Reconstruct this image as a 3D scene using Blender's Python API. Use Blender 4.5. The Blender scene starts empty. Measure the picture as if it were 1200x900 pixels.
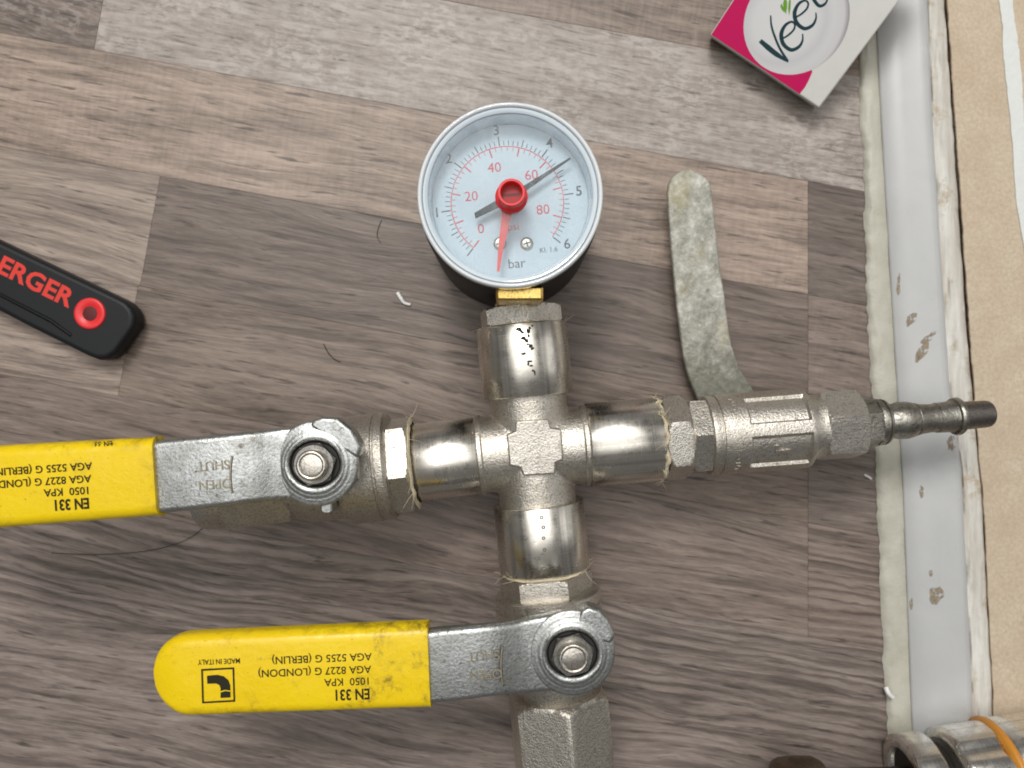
import bpy, math, random
from mathutils import Vector as V, noise as mnoise

random.seed(7)
S = 0.001                      # everything below is laid out in millimetres
PI = math.pi
sc = bpy.context.scene
col = sc.collection

# ------------------------------------------------------------------ camera
CAM_H, FPX = 250.0, 900.0      # phone held 25 cm above the floor, wide phone lens
cd = bpy.data.cameras.new('camera')
cam = bpy.data.objects.new('camera', cd)
col.objects.link(cam)
cam.location = (0, 0, CAM_H * S)
cam.rotation_euler = (0, 0, 0)
cd.sensor_width = 36.0
cd.lens = 36.0 * FPX / 1200.0
cd.clip_start = 0.005
cd.clip_end = 50
cd.dof.use_dof = True
cd.dof.focus_distance = 0.206
cd.dof.aperture_fstop = 14.0
sc.camera = cam

# ------------------------------------------------------------------ light
w = bpy.data.worlds.new('World')
sc.world = w
w.use_nodes = True
bg = w.node_tree.nodes['Background']
bg.inputs[0].default_value = (1.0, 0.985, 0.965, 1)
bg.inputs[1].default_value = 0.15

def area(name, loc, target, sx, sy, power, colr):
    ld = bpy.data.lights.new(name, 'AREA')
    ld.shape = 'RECTANGLE'
    ld.size, ld.size_y = sx, sy
    ld.energy = power
    ld.color = colr
    o = bpy.data.objects.new(name, ld)
    col.objects.link(o)
    o.location = loc
    d = V(target) - V(loc)
    o.rotation_euler = d.to_track_quat('-Z', 'Y').to_euler()
    return o

area('ceiling_light', (-0.12, 0.36, 1.45), (-0.05, 0.10, 0), 1.60, 1.50, 15.5, (1.0, 0.985, 0.96))
area('ceiling_spot', (-0.22, 0.95, 1.50), (0, 0, 0), 0.46, 0.46, 17.0, (1.0, 0.975, 0.94))
area('side_fill', (2.0, 0.4, 1.0), (0, 0, 0), 1.5, 1.4, 5.5, (1.0, 0.985, 0.96))  # unseen fill lamp added at the right to lighten the metal sleeves

sc.view_settings.view_transform = 'Standard'
sc.view_settings.look = 'None'
sc.view_settings.exposure = -0.13
sc.view_settings.gamma = 1.0
sc.render.engine = 'CYCLES'
sc.cycles.max_bounces = 8
sc.cycles.filter_width = 1.8
sc.cycles.transparent_max_bounces = 12

# ------------------------------------------------------------------ helpers
def P(px, py, z=0.0):
    """photo pixel on the level z (mm above the floor) -> millimetres"""
    k = (CAM_H - z) / FPX
    return V(((px - 600) * k, (450 - py) * k, z))

W = {}                         # object -> its origin in mm (world)

def props(o, label=None, cat=None, group=None, kind=None):
    if label: o['label'] = label
    if cat: o['category'] = cat
    if group: o['group'] = group
    if kind: o['kind'] = kind
    return o

def empty(name, p):
    o = bpy.data.objects.new(name, None)
    o.empty_display_size = 0.01
    col.objects.link(o)
    o.location = V(p) * S
    W[o] = V(p)
    return o

def make(name, verts, faces, mat, parent=None, sharp=32, bevel=0, bseg=3):
    verts = [V(v) for v in verts]
    lo = V((min(v[i] for v in verts) for i in range(3)))
    hi = V((max(v[i] for v in verts) for i in range(3)))
    c = (lo + hi) / 2
    me = bpy.data.meshes.new(name)
    me.from_pydata([(v - c) * S for v in verts], [], faces)
    me.update()
    if sharp is None:
        pass
    else:
        me.shade_smooth()
        me.set_sharp_from_angle(angle=math.radians(sharp))
    me.materials.append(mat)
    o = bpy.data.objects.new(name, me)
    col.objects.link(o)
    W[o] = c
    if parent is not None:
        o.parent = parent
        o.location = (c - W[parent]) * S
    else:
        o.location = c * S
    if bevel:
        b = o.modifiers.new('bevel', 'BEVEL')
        b.width = bevel * S
        b.segments = bseg
        b.limit_method = 'ANGLE'
        b.angle_limit = math.radians(35)
        b.harden_normals = False
    return o

class MB:
    """collects geometry for one mesh"""
    def __init__(self): self.v, self.f = [], []
    def add(self, v, f):
        n = len(self.v)
        self.v += [V(p) for p in v]
        self.f += [tuple(i + n for i in q) for q in f]
        return self
    def make(self, name, mat, parent=None, **k):
        return make(name, self.v, self.f, mat, parent, **k)

def frame(O, u, w=V((0, 0, 1))):
    u = V(u).normalized()
    v = V(w).cross(u).normalized()
    w2 = u.cross(v).normalized()
    return (V(O), u, v, w2)

def radial(fr, rows, segs=72, cap0=True, cap1=True):
    """rows: (t, r) or (t, function of angle) along the axis u of the frame"""
    O, u, v, ww = fr
    vs, fs = [], []
    for (t, r) in rows:
        for k in range(segs):
            a = 2 * PI * k / segs
            rr = r(a) if callable(r) else r
            vs.append(O + u * t + (v * math.sin(a) + ww * math.cos(a)) * rr)
    for i in range(len(rows) - 1):
        for k in range(segs):
            a, b = i * segs + k, i * segs + (k + 1) % segs
            fs.append((a, a + segs, b + segs, b))
    if cap0: fs.append(tuple(range(segs)))
    if cap1: fs.append(tuple(reversed(range((len(rows) - 1) * segs, len(rows) * segs))))
    return vs, fs

def hexr(rc, phase):
    ap = rc * math.cos(PI / 6)
    ph = math.radians(phase)
    def f(a):
        return ap / math.cos(((a - ph) % (PI / 3)) - PI / 6)
    return f

def hexrows(t0, t1, rc, phase, ch):
    h = hexr(rc, phase)
    ap = rc * math.cos(PI / 6)
    def lim(l): return lambda a: min(h(a), l)
    ls = [ap * 0.985, ap + (rc - ap) * .40, ap + (rc - ap) * .75, rc * 1.01]
    rows = [(t0 + ch * i / 3.0, lim(l)) for i, l in enumerate(ls)]
    rows += [(t1 - ch * i / 3.0, lim(l)) for i, l in reversed(list(enumerate(ls)))]
    return rows

def prism(pts, z0, z1):
    n = len(pts)
    vs = [V((p[0], p[1], z0)) for p in pts] + [V((p[0], p[1], z1)) for p in pts]
    fs = [tuple(reversed(range(n))), tuple(range(n, 2 * n))]
    fs += [(i, (i + 1) % n, (i + 1) % n + n, i + n) for i in range(n)]
    return vs, fs

def ccw(pts):
    a = sum(pts[i][0] * pts[(i + 1) % len(pts)][1] - pts[(i + 1) % len(pts)][0] * pts[i][1] for i in range(len(pts)))
    return pts if a > 0 else list(reversed(pts))

def pprism(px, z0, z1):
    """prism whose top outline is seen at these photo pixels"""
    return prism(ccw([P(x, y, z1) for x, y in px]), z0, z1)

def tube(pts, r, segs=6):
    pts = [V(p) for p in pts]
    vs, fs = [], []
    n = len(pts)
    for i, p in enumerate(pts):
        d = (pts[min(i + 1, n - 1)] - pts[max(i - 1, 0)]).normalized()
        a = d.cross(V((0, 0, 1)))
        if a.length < 1e-3: a = d.cross(V((1, 0, 0)))
        a.normalize()
        b = d.cross(a)
        rr = r(i / (n - 1)) if callable(r) else r
        for k in range(segs):
            t = 2 * PI * k / segs
            vs.append(p + (a * math.cos(t) + b * math.sin(t)) * rr)
    for i in range(n - 1):
        for k in range(segs):
            x, y = i * segs + k, i * segs + (k + 1) % segs
            fs.append((x, y, y + segs, x + segs))
    fs.append(tuple(reversed(range(segs))))
    fs.append(tuple(range((n - 1) * segs, n * segs)))
    return vs, fs

def spline(pts, n=8):
    pts = [V(p) for p in pts]
    out = []
    for i in range(len(pts) - 1):
        p0, p1, p2, p3 = pts[max(i - 1, 0)], pts[i], pts[i + 1], pts[min(i + 2, len(pts) - 1)]
        for k in range(n):
            t = k / n
            out.append(0.5 * ((2 * p1) + (p2 - p0) * t + (2 * p0 - 5 * p1 + 4 * p2 - p3) * t * t + (3 * p1 - p0 - 3 * p2 + p3) * t ** 3))
    out.append(pts[-1])
    return out

def text_geo(s, size, bold=0.0, ext=0.0, align='LEFT', shear=0.0, space=1.0, word=1.0, res=3):
    cu = bpy.data.curves.new('lettering_curve', 'FONT')
    cu.body = s
    cu.size = size
    cu.offset = bold * size
    cu.extrude = ext
    cu.align_x = align
    cu.align_y = 'CENTER'
    cu.shear = shear
    cu.space_character = space
    cu.space_word = word
    cu.resolution_u = res
    o = bpy.data.objects.new('lettering_curve', cu)
    col.objects.link(o)
    dg = bpy.context.evaluated_depsgraph_get()
    me = bpy.data.meshes.new_from_object(o.evaluated_get(dg))
    vs = [v.co.copy() for v in me.vertices]
    fs = [tuple(p.vertices) for p in me.polygons]
    bpy.data.objects.remove(o)
    bpy.data.curves.remove(cu)
    bpy.data.meshes.remove(me)
    return vs, fs

def onplane(geo, O, x, y, sx=1.0):
    x = V(x).normalized(); y = V(y).normalized(); n = x.cross(y)
    return [V(O) + x * (p[0] * sx) + y * p[1] + n * p[2] for p in geo[0]], geo[1]

# ------------------------------------------------------------------ materials
class NT:
    def __init__(self, name):
        self.m = bpy.data.materials.new(name)
        self.m.use_nodes = True
        self.t = self.m.node_tree
        self.b = self.t.nodes['Principled BSDF']
        self.tc = self.t.nodes.new('ShaderNodeTexCoord')
    def n(self, typ, **kw):
        nd = self.t.nodes.new(typ)
        for k, v in kw.items():
            if hasattr(nd, k) and k not in ('Scale',):
                setattr(nd, k, v)
            else:
                self.set(nd.inputs[k], v)
        return nd
    def set(self, sock, v):
        if isinstance(v, bpy.types.NodeSocket): self.t.links.new(v, sock)
        else:
            if hasattr(sock.default_value, '__len__') and not isinstance(v, (int, float)) and len(v) == 3 and len(sock.default_value) == 4:
                v = (*v, 1)
            sock.default_value = v
    def map(self, scale, loc=(0, 0, 0), rot=(0, 0, 0)):
        nd = self.t.nodes.new('ShaderNodeMapping')
        self.t.links.new(self.tc.outputs['Object'], nd.inputs[0])
        nd.inputs['Scale'].default_value = scale
        nd.inputs['Location'].default_value = loc
        nd.inputs['Rotation'].default_value = rot
        return nd.outputs[0]
    def noise(self, vec, scale=1.0, detail=4.0, rough=0.55, dist=0.0):
        nd = self.t.nodes.new('ShaderNodeTexNoise')
        self.t.links.new(vec, nd.inputs['Vector'])
        nd.inputs['Scale'].default_value = scale
        nd.inputs['Detail'].default_value = detail
        nd.inputs['Roughness'].default_value = rough
        nd.inputs['Distortion'].default_value = dist
        return nd.outputs[0]
    def rng(self, v, a, b, c=0.0, d=1.0, smooth=False):
        nd = self.t.nodes.new('ShaderNodeMapRange')
        nd.interpolation_type = 'SMOOTHSTEP' if smooth else 'LINEAR'
        self.t.links.new(v, nd.inputs[0])
        for i, x in enumerate((a, b, c, d)): nd.inputs[i + 1].default_value = x
        return nd.outputs[0]
    def math(self, op, a, b=0.0):
        nd = self.t.nodes.new('ShaderNodeMath')
        nd.operation = op
        self.set(nd.inputs[0], a); self.set(nd.inputs[1], b)
        return nd.outputs[0]
    def mix(self, f, a, b, blend='MIX'):
        nd = self.t.nodes.new('ShaderNodeMix')
        nd.data_type = 'RGBA'
        nd.blend_type = blend
        self.set(nd.inputs[0], f)
        self.set(nd.inputs[6], a); self.set(nd.inputs[7], b)
        return nd.outputs[2]
    def ramp(self, f, stops):
        nd = self.t.nodes.new('ShaderNodeValToRGB')
        self.t.links.new(f, nd.inputs[0])
        e = nd.color_ramp.elements
        e[0].position, e[0].color = stops[0][0], (*stops[0][1], 1)
        e[1].position, e[1].color = stops[-1][0], (*stops[-1][1], 1)
        for p, c in stops[1:-1]:
            x = e.new(p); x.color = (*c, 1)
        return nd.outputs[0]
    def bump(self, h, dist, strength=1.0, prev=None):
        nd = self.t.nodes.new('ShaderNodeBump')
        nd.inputs['Strength'].default_value = strength
        nd.inputs['Distance'].default_value = dist * S
        self.t.links.new(h, nd.inputs['Height'])
        if prev is not None: self.t.links.new(prev, nd.inputs['Normal'])
        return nd.outputs[0]
    def out(self, color=None, rough=None, metal=None, normal=None, **kw):
        if color is not None: self.set(self.b.inputs['Base Color'], color)
        if rough is not None: self.set(self.b.inputs['Roughness'], rough)
        if metal is not None: self.set(self.b.inputs['Metallic'], metal)
        if normal is not None: self.set(self.b.inputs['Normal'], normal)
        for k, v in kw.items(): self.set(self.b.inputs[k.replace('_', ' ')], v)
        return self.m

def plain(name, c, rough=0.5, metal=0.0, grain=0.0, gscale=1500, **kw):
    t = NT(name)
    o = t.map((1, 1, 1))
    n1 = t.noise(o, 180, 5, .6)
    cc = t.mix(t.rng(n1, .3, .7, 0, .35), c, tuple(x * .8 for x in c))
    nor = t.bump(t.noise(o, gscale, 3), grain, 1.0) if grain else None
    return t.out(cc, rough, metal, nor, **kw)

def cast_metal(name, c, c2, rough, grain, gscale=1900, stain=.5, dirt=(.10, .085, .06)):
    t = NT(name)
    o = t.map((1, 1, 1))
    big = t.noise(o, 130, 6, .65)
    mid = t.noise(o, 520, 5, .6, .6)
    fine = t.noise(o, gscale, 3, .6)
    cc = t.mix(t.rng(big, .38, .66), c, c2)
    cc = t.mix(t.math('MULTIPLY', t.rng(mid, .60, .74, 0, 1, True), stain), cc, dirt)
    cc = t.mix(t.rng(fine, .50, .34, 0, .45), cc, dirt)
    rr = t.math('ADD', t.rng(big, .3, .7, rough - .06, rough + .08), t.rng(mid, .6, .75, 0, .25))
    h = t.math('ADD', fine, t.math('MULTIPLY', mid, .8))
    return t.out(cc, rr, 1.0, t.bump(h, grain))

def smooth_metal(name, c, axis, rough=.19):
    """machined, plated tube with fine turning marks across its axis"""
    t = NT(name)
    rz = math.atan2(axis[1], axis[0])
    nd = t.map((1, 1, 1))
    rot = t.t.nodes.new('ShaderNodeVectorRotate')
    rot.rotation_type = 'Z_AXIS'
    rot.inputs['Angle'].default_value = -rz
    t.t.links.new(nd, rot.inputs['Vector'])
    mp = t.t.nodes.new('ShaderNodeMapping')
    mp.inputs['Scale'].default_value = (2600, 60, 60)
    t.t.links.new(rot.outputs[0], mp.inputs[0])
    lines = t.noise(mp.outputs[0], 1, 3, .6)
    mp2 = t.t.nodes.new('ShaderNodeMapping')
    mp2.inputs['Scale'].default_value = (90, 500, 500)
    t.t.links.new(rot.outputs[0], mp2.inputs[0])
    scr = t.noise(mp2.outputs[0], 1, 4, .6, 1.0)
    blot = t.noise(nd, 260, 6, .65, .4)
    pit = t.noise(nd, 1500, 2, .5)
    cc = t.mix(t.rng(blot, .42, .7, 0, .45), c, tuple(x * .68 for x in c))
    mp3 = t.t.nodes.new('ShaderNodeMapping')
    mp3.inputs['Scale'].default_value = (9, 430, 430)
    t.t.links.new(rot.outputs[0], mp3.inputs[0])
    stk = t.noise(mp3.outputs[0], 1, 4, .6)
    cc = t.mix(t.rng(stk, .50, .36, 0, .55), cc, tuple(x * .45 for x in c))  # dark streaks along the axis, painted in as streaked reflections
    cc = t.mix(t.rng(scr, .66, .74, 0, .5), cc, (.12, .10, .08))
    cc = t.mix(t.rng(pit, .70, .76, 0, .7), cc, (.06, .05, .04))
    rr = t.math('ADD', t.rng(blot, .35, .7, rough, rough + .16), t.rng(lines, .3, .7, 0, .06))
    h = t.math('ADD', t.math('MULTIPLY', lines, .5), t.math('MULTIPLY', blot, .5))
    return t.out(cc, rr, 1.0, t.bump(h, .009))

NICKEL = cast_metal('nickel_cast', (.69, .655, .59), (.57, .53, .46), .40, .15)
NICKEL_HEX = cast_metal('nickel_hex', (.69, .66, .60), (.58, .545, .485), .42, .14)
NICKEL_DULL = cast_metal('nickel_dull', (.65, .615, .55), (.53, .49, .425), .42, .17, stain=.7)
ZINC = cast_metal('zinc_plate', (.56, .58, .58), (.38, .39, .375), .40, .09, 1300, 1.0, (.15, .12, .08))
STEEL_NUT = cast_metal('steel_nut', (.40, .39, .37), (.27, .26, .24), .32, .03, 1700, .6, (.06, .05, .04))
DARK_STEEL = cast_metal('dark_steel', (.34, .33, .31), (.20, .195, .18), .36, .03, 1700, .6, (.02, .018, .015))  # darker steel for the nut in each lever recess
STAMP_DIRT = cast_metal('stamped_dirty_zinc', (.40, .37, .29), (.30, .27, .20), .5, .03, 1700, .4, (.12, .10, .06))
STEM = cast_metal('stem_steel', (.66, .63, .57), (.50, .46, .40), .30, .05, 1500, .7, (.16, .12, .07))
TAIL = cast_metal('tail_steel', (.40, .385, .345), (.20, .185, .16), .40, .13, 900, .9, (.07, .06, .045))
TAIL_END = cast_metal('tail_end_steel', (.25, .225, .205), (.17, .155, .145), .42, .03, 1600, .5, (.05, .045, .04))
BRASS = cast_metal('brass', (.78, .56, .20), (.66, .44, .12), .26, .03, 1500, .45, (.16, .10, .03))
DARK = plain('dark_gap', (.018, .016, .014), .6)
BLACK_PLASTIC = plain('black_plastic', (.007, .007, .008), .48, 0, .03, 1800, Specular_IOR_Level=.18)
RUBBER = plain('tool_rubber', (.010, .0115, .0135), .5, 0, .03, 2200, Specular_IOR_Level=.3)
INK = plain('black_ink', (.025, .022, .012), .6, Specular_IOR_Level=.2)
RED_INK = plain('red_ink', (.72, .07, .10), .6, Specular_IOR_Level=.2)
GREY_INK = plain('grey_ink', (.07, .08, .10), .6, Specular_IOR_Level=.2)
RED_PLASTIC = plain('red_plastic', (.80, .03, .035), .38)
RED_POINTER = plain('red_pointer', (.85, .07, .065), .45)
RED_LETTER = plain('red_letter', (.72, .06, .045), .6, Specular_IOR_Level=.2)
POINTER = plain('pointer_black', (.02, .024, .028), .5, Specular_IOR_Level=.2)
DIAL = plain('dial_white', (.58, .675, .735), .42)
HEMP = plain('hemp_fibre', (.62, .54, .38), .7, 0, .10, 2500)
ORANGE = plain('orange_seal', (.62, .26, .03), .45)
WHITE_BIT = plain('white_plastic_bit', (.82, .82, .80), .5)

# bezel: frosted clear plastic
t = NT('bezel_plastic')
BEZEL = t.out((.88, .93, .96), .06, 0.0, None, Transmission_Weight=.2, IOR=1.46, Coat_Weight=.6)

t = NT('lens_edge_plastic')
LENS_EDGE = t.out((.58, .67, .73), .08, 0.0, None, Coat_Weight=.5)
# lens: thin clear plastic
t = NT('clear_lens')
gl = t.t.nodes.new('ShaderNodeBsdfGlossy'); gl.inputs['Roughness'].default_value = .12
tr = t.t.nodes.new('ShaderNodeBsdfTransparent'); tr.inputs[0].default_value = (.95, .97, .98, 1)
fr_ = t.t.nodes.new('ShaderNodeFresnel'); fr_.inputs[0].default_value = 1.50
mx = t.t.nodes.new('ShaderNodeMixShader')
t.t.links.new(fr_.outputs[0], mx.inputs[0]); t.t.links.new(tr.outputs[0], mx.inputs[1]); t.t.links.new(gl.outputs[0], mx.inputs[2])
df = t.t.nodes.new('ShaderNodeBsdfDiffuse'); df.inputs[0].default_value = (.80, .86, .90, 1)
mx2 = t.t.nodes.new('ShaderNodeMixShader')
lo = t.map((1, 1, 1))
sm_ = t.math('ADD', t.rng(t.noise(lo, 130, 5, .65, .8), .42, .68, .01, .09), t.rng(t.noise(t.map((900, 70, 1), rot=(0, 0, .7)), 1, 3, .6), .62, .74, 0, .08))  # faint smudges and streaks, painting the hazy glare onto the lens
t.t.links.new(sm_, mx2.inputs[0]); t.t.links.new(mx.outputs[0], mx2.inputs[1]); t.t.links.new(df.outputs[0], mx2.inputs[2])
t.t.links.new(mx2.outputs[0], t.t.nodes['Material Output'].inputs[0])
LENS = t.m

# yellow dipped vinyl with smudges
def yellow(name, seed, amount):
    t = NT(name)
    o = t.map((1, 1, 1), (seed, seed * 2, 0))
    a = t.noise(o, 95, 6, .65, .5)
    b = t.noise(o, 700, 5, .65)
    sm = t.math('MULTIPLY', t.rng(a, .52, .74, 0, 1, True), t.rng(b, .42, .66, 0, 1))
    cc = t.mix(t.rng(t.noise(o, 40, 3), .3, .7, 0, .6), (.87, .625, .003), (.82, .55, .003))
    cc = t.mix(t.math('MULTIPLY', sm, amount), cc, (.13, .085, .012))
    sx = t.t.nodes.new('ShaderNodeSeparateXYZ'); t.t.links.new(t.tc.outputs['Object'], sx.inputs[0])
    ed = t.rng(t.math('ABSOLUTE', sx.outputs[1]), .0085, .0125)
    ed = t.math('ADD', ed, t.rng(sx.outputs[0], .031, .036, 0, .55))
    ed = t.math('MULTIPLY', ed, t.rng(t.noise(o, 260, 6, .7, .4), .47, .62, 0, 1))
    cc = t.mix(t.math('MULTIPLY', ed, amount), cc, (.10, .065, .012))
    sp = t.rng(t.noise(o, 1900, 2, .5), .70, .76, 0, .7)
    cc = t.mix(sp, cc, (.12, .07, .01))
    nor = t.bump(t.math('ADD', t.noise(o, 130, 4), t.math('MULTIPLY', b, .22)), .34)
    return t.out(cc, t.rng(a, .3, .7, .26, .44), 0, nor)
YEL_A = yellow('yellow_vinyl_clean', 3.1, .6)
YEL_B = yellow('yellow_vinyl_worn', 8.3, .95)
t = NT('grime')
go = t.map((1, 1, 1))
gm = t.rng(t.noise(go, 900, 5, .7), .46, .60)
trn = t.t.nodes.new('ShaderNodeBsdfTransparent')
mxs = t.t.nodes.new('ShaderNodeMixShader')
t.out((.09, .06, .012), .7)
t.t.links.new(gm, mxs.inputs[0]); t.t.links.new(trn.outputs[0], mxs.inputs[1]); t.t.links.new(t.b.outputs[0], mxs.inputs[2])
t.t.links.new(mxs.outputs[0], t.t.nodes['Material Output'].inputs[0])
GRIME = t.m

# flaking painted lever
t = NT('flaked_paint')
o = t.map((1, 1, 1))
a = t.noise(o, 210, 10, .76, .15)
b = t.noise(o, 620, 6, .65, .3)
c_ = t.ramp(a, [(.32, (.20, .195, .16)), (.45, (.32, .315, .27)), (.54, (.44, .43, .38)), (.66, (.66, .645, .59))])
c_ = t.mix(t.rng(b, .58, .70, 0, .7), c_, (.66, .66, .60))
c_ = t.mix(t.rng(b, .40, .30, 0, .55), c_, (.13, .13, .09))
c_ = t.mix(t.rng(t.noise(o, 75, 3), .54, .70, 0, .35), c_, (.42, .36, .17))
sx_ = t.t.nodes.new('ShaderNodeSeparateXYZ'); t.t.links.new(t.tc.outputs['Object'], sx_.inputs[0])
bare = t.rng(t.math('ADD', sx_.outputs[1], t.math('MULTIPLY', t.math('SUBTRACT', a, .5), .03)), -.010, -.020)
c_ = t.mix(t.math('MULTIPLY', bare, .85), c_, t.mix(t.rng(b, .4, .62), (.17, .175, .135), (.27, .27, .22)))
FLAKED = t.out(c_, .55, .25, t.bump(t.math('ADD', a, t.math('MULTIPLY', b, .6)), .30))
t = NT('worn_grey_plate')
o = t.map((1, 1, 1))
a = t.noise(o, 300, 6, .6)
WORN = t.out(t.mix(t.rng(a, .35, .7), (.20, .21, .17), (.33, .33, .28)), .5, .4, t.bump(a, .2))

# ---- wood print of the laminate strips
def wood(name, seed, dark, mid, light, flake=0.0, ridge=.6, contrast=1.0, saw=0.0, wavy=1.0, freq=1.0, bands=0.0, pitch=3.6):
    t = NT(name)
    L = (seed * 1.37, seed * 3.11, seed * .7)
    warp = t.noise(t.map((9, 26, 1), L), 1, 2, .45)
    sub = t.t.nodes.new('ShaderNodeVectorMath'); sub.operation = 'ADD'
    t.t.links.new(t.map((1, 1, 1), (seed * .31, seed * .17, 0)), sub.inputs[0])
    cmb = t.t.nodes.new('ShaderNodeCombineXYZ')
    t.set(cmb.inputs[1], t.math('MULTIPLY', t.math('SUBTRACT', warp, .5), .011 * wavy))
    t.t.links.new(cmb.outputs[0], sub.inputs[1])
    wv = sub.outputs[0]
    def m2(scale, rot=0.0):
        nd = t.t.nodes.new('ShaderNodeMapping')
        nd.inputs['Scale'].default_value = scale
        nd.inputs['Rotation'].default_value = (0, 0, rot)
        t.t.links.new(wv, nd.inputs[0])
        return nd.outputs[0]
    fib = t.noise(m2((210, 2300, 1)), 1, 5, .65)
    fib2 = t.noise(m2((90, 950, 1), .02), 1, 5, .62, .25)
    dash = t.noise(m2((65, 720 * freq, 1)), 1, 4, .60, .3)
    grn = t.noise(m2((17, 265 * freq, 1)), 1, 6, .58, .25)
    blo = t.noise(m2((20, 75, 1)), 1, 4, .55, .3)
    cross = t.noise(m2((620, 110, 1)), 1, 4, .62)
    base = t.math('ADD', t.math('MULTIPLY', blo, .50), t.math('MULTIPLY', grn, .50))
    base = t.math('ADD', base, t.math('MULTIPLY', t.math('SUBTRACT', fib2, .5), .80 * contrast))
    base = t.math('ADD', base, t.math('MULTIPLY', t.math('SUBTRACT', fib, .5), .52 * contrast))
    if saw: base = t.math('ADD', base, t.math('MULTIPLY', t.math('SUBTRACT', cross, .5), saw))
    cc = t.ramp(base, [(.26, dark), (.50, mid), (.74, light)])
    lines = t.math('MULTIPLY', t.rng(grn, .49, .37, 0, 1, True), ridge)
    cc = t.mix(t.math('MULTIPLY', lines, .62), cc, tuple(x * .60 for x in dark))
    hi = t.math('MULTIPLY', t.rng(grn, .54, .68, 0, 1, True), ridge * .45)
    cc = t.mix(hi, cc, tuple(min(1, x * 1.08) for x in light))
    cc = t.mix(t.math('MULTIPLY', t.rng(dash, .435, .32, 0, 1, True), .80 * contrast), cc, tuple(x * .42 for x in dark))
    if bands:
        sp_ = t.t.nodes.new('ShaderNodeSeparateXYZ'); t.t.links.new(wv, sp_.inputs[0])
        wob = t.noise(m2((26, 110, 1)), 1, 4, .55)
        ph = t.math('ADD', t.math('MULTIPLY', sp_.outputs[1], 2 * PI / (pitch * S)), t.math('ADD', t.math('MULTIPLY', wob, 16.0), t.math('MULTIPLY', fib2, 3.0)))
        wv_ = t.math('ADD', t.math('MULTIPLY', t.math('SINE', ph), .5), t.math('MULTIPLY', fib2, .9))
        bm = t.math('MULTIPLY', t.rng(wv_, .55, .98, 0, 1, True), t.rng(blo, .36, .56, .25, 1))
        cc = t.mix(t.math('MULTIPLY', bm, .8 * bands), cc, tuple(x * .62 for x in dark))
        cc = t.mix(t.math('MULTIPLY', t.rng(wv_, .25, -.05, 0, 1, True), .4 * bands), cc, tuple(min(1, x * 1.12) for x in light))
    if flake:
        f1 = t.noise(m2((210, 480, 1)), 1, 8, .72, .35)
        f2 = t.noise(m2((38, 75, 1)), 1, 3, .5)
        fm = t.math('MULTIPLY', t.rng(f1, .47, .58, 0, 1, True), t.rng(f2, .38, .60, .20, 1))
        cc = t.mix(t.math('MULTIPLY', fm, flake * .9), cc, (.50, .455, .42))
        fd = t.rng(f1, .43, .34, 0, .6 * flake)
        cc = t.mix(fd, cc, tuple(x * .7 for x in dark))
    h = t.math('ADD', t.math('MULTIPLY', grn, .9 * ridge + .2), t.math('ADD', t.math('MULTIPLY', fib2, .45), t.math('MULTIPLY', dash, .5)))
    if bands: h = t.math('SUBTRACT', h, t.math('MULTIPLY', bm, .5 * bands))
    if flake: h = t.math('ADD', h, t.math('MULTIPLY', f1, .5 * flake))
    rr = t.rng(fib, .3, .7, .38, .54)
    return t.out(cc, rr, 0, t.bump(h, .24), Specular_IOR_Level=.45)

# ------------------------------------------------------------------ floor: printed laminate strips
ANG = -math.atan(.184)                       # strips run 10 degrees down to the right
du = V((math.cos(ANG), math.sin(ANG), 0))
dv = V((-du.y, du.x, 0))
KF = CAM_H / FPX                             # mm per photo pixel on the floor
PITCH = 133.5 * math.cos(ANG) * KF
floor = props(make('floor', *prism([(-420, -330), (420, -330), (420, 330), (-420, 330)], -12, -3.0),
                   plain('floor_underlay', (.05, .043, .036), .8), None, sharp=None), kind='structure')

def along(px, k):                             # photo column of a joint in row k -> distance along the strip
    py = 38 + 133.5 * (k + .5) + .184 * px
    return P(px, py).dot(du)

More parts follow.
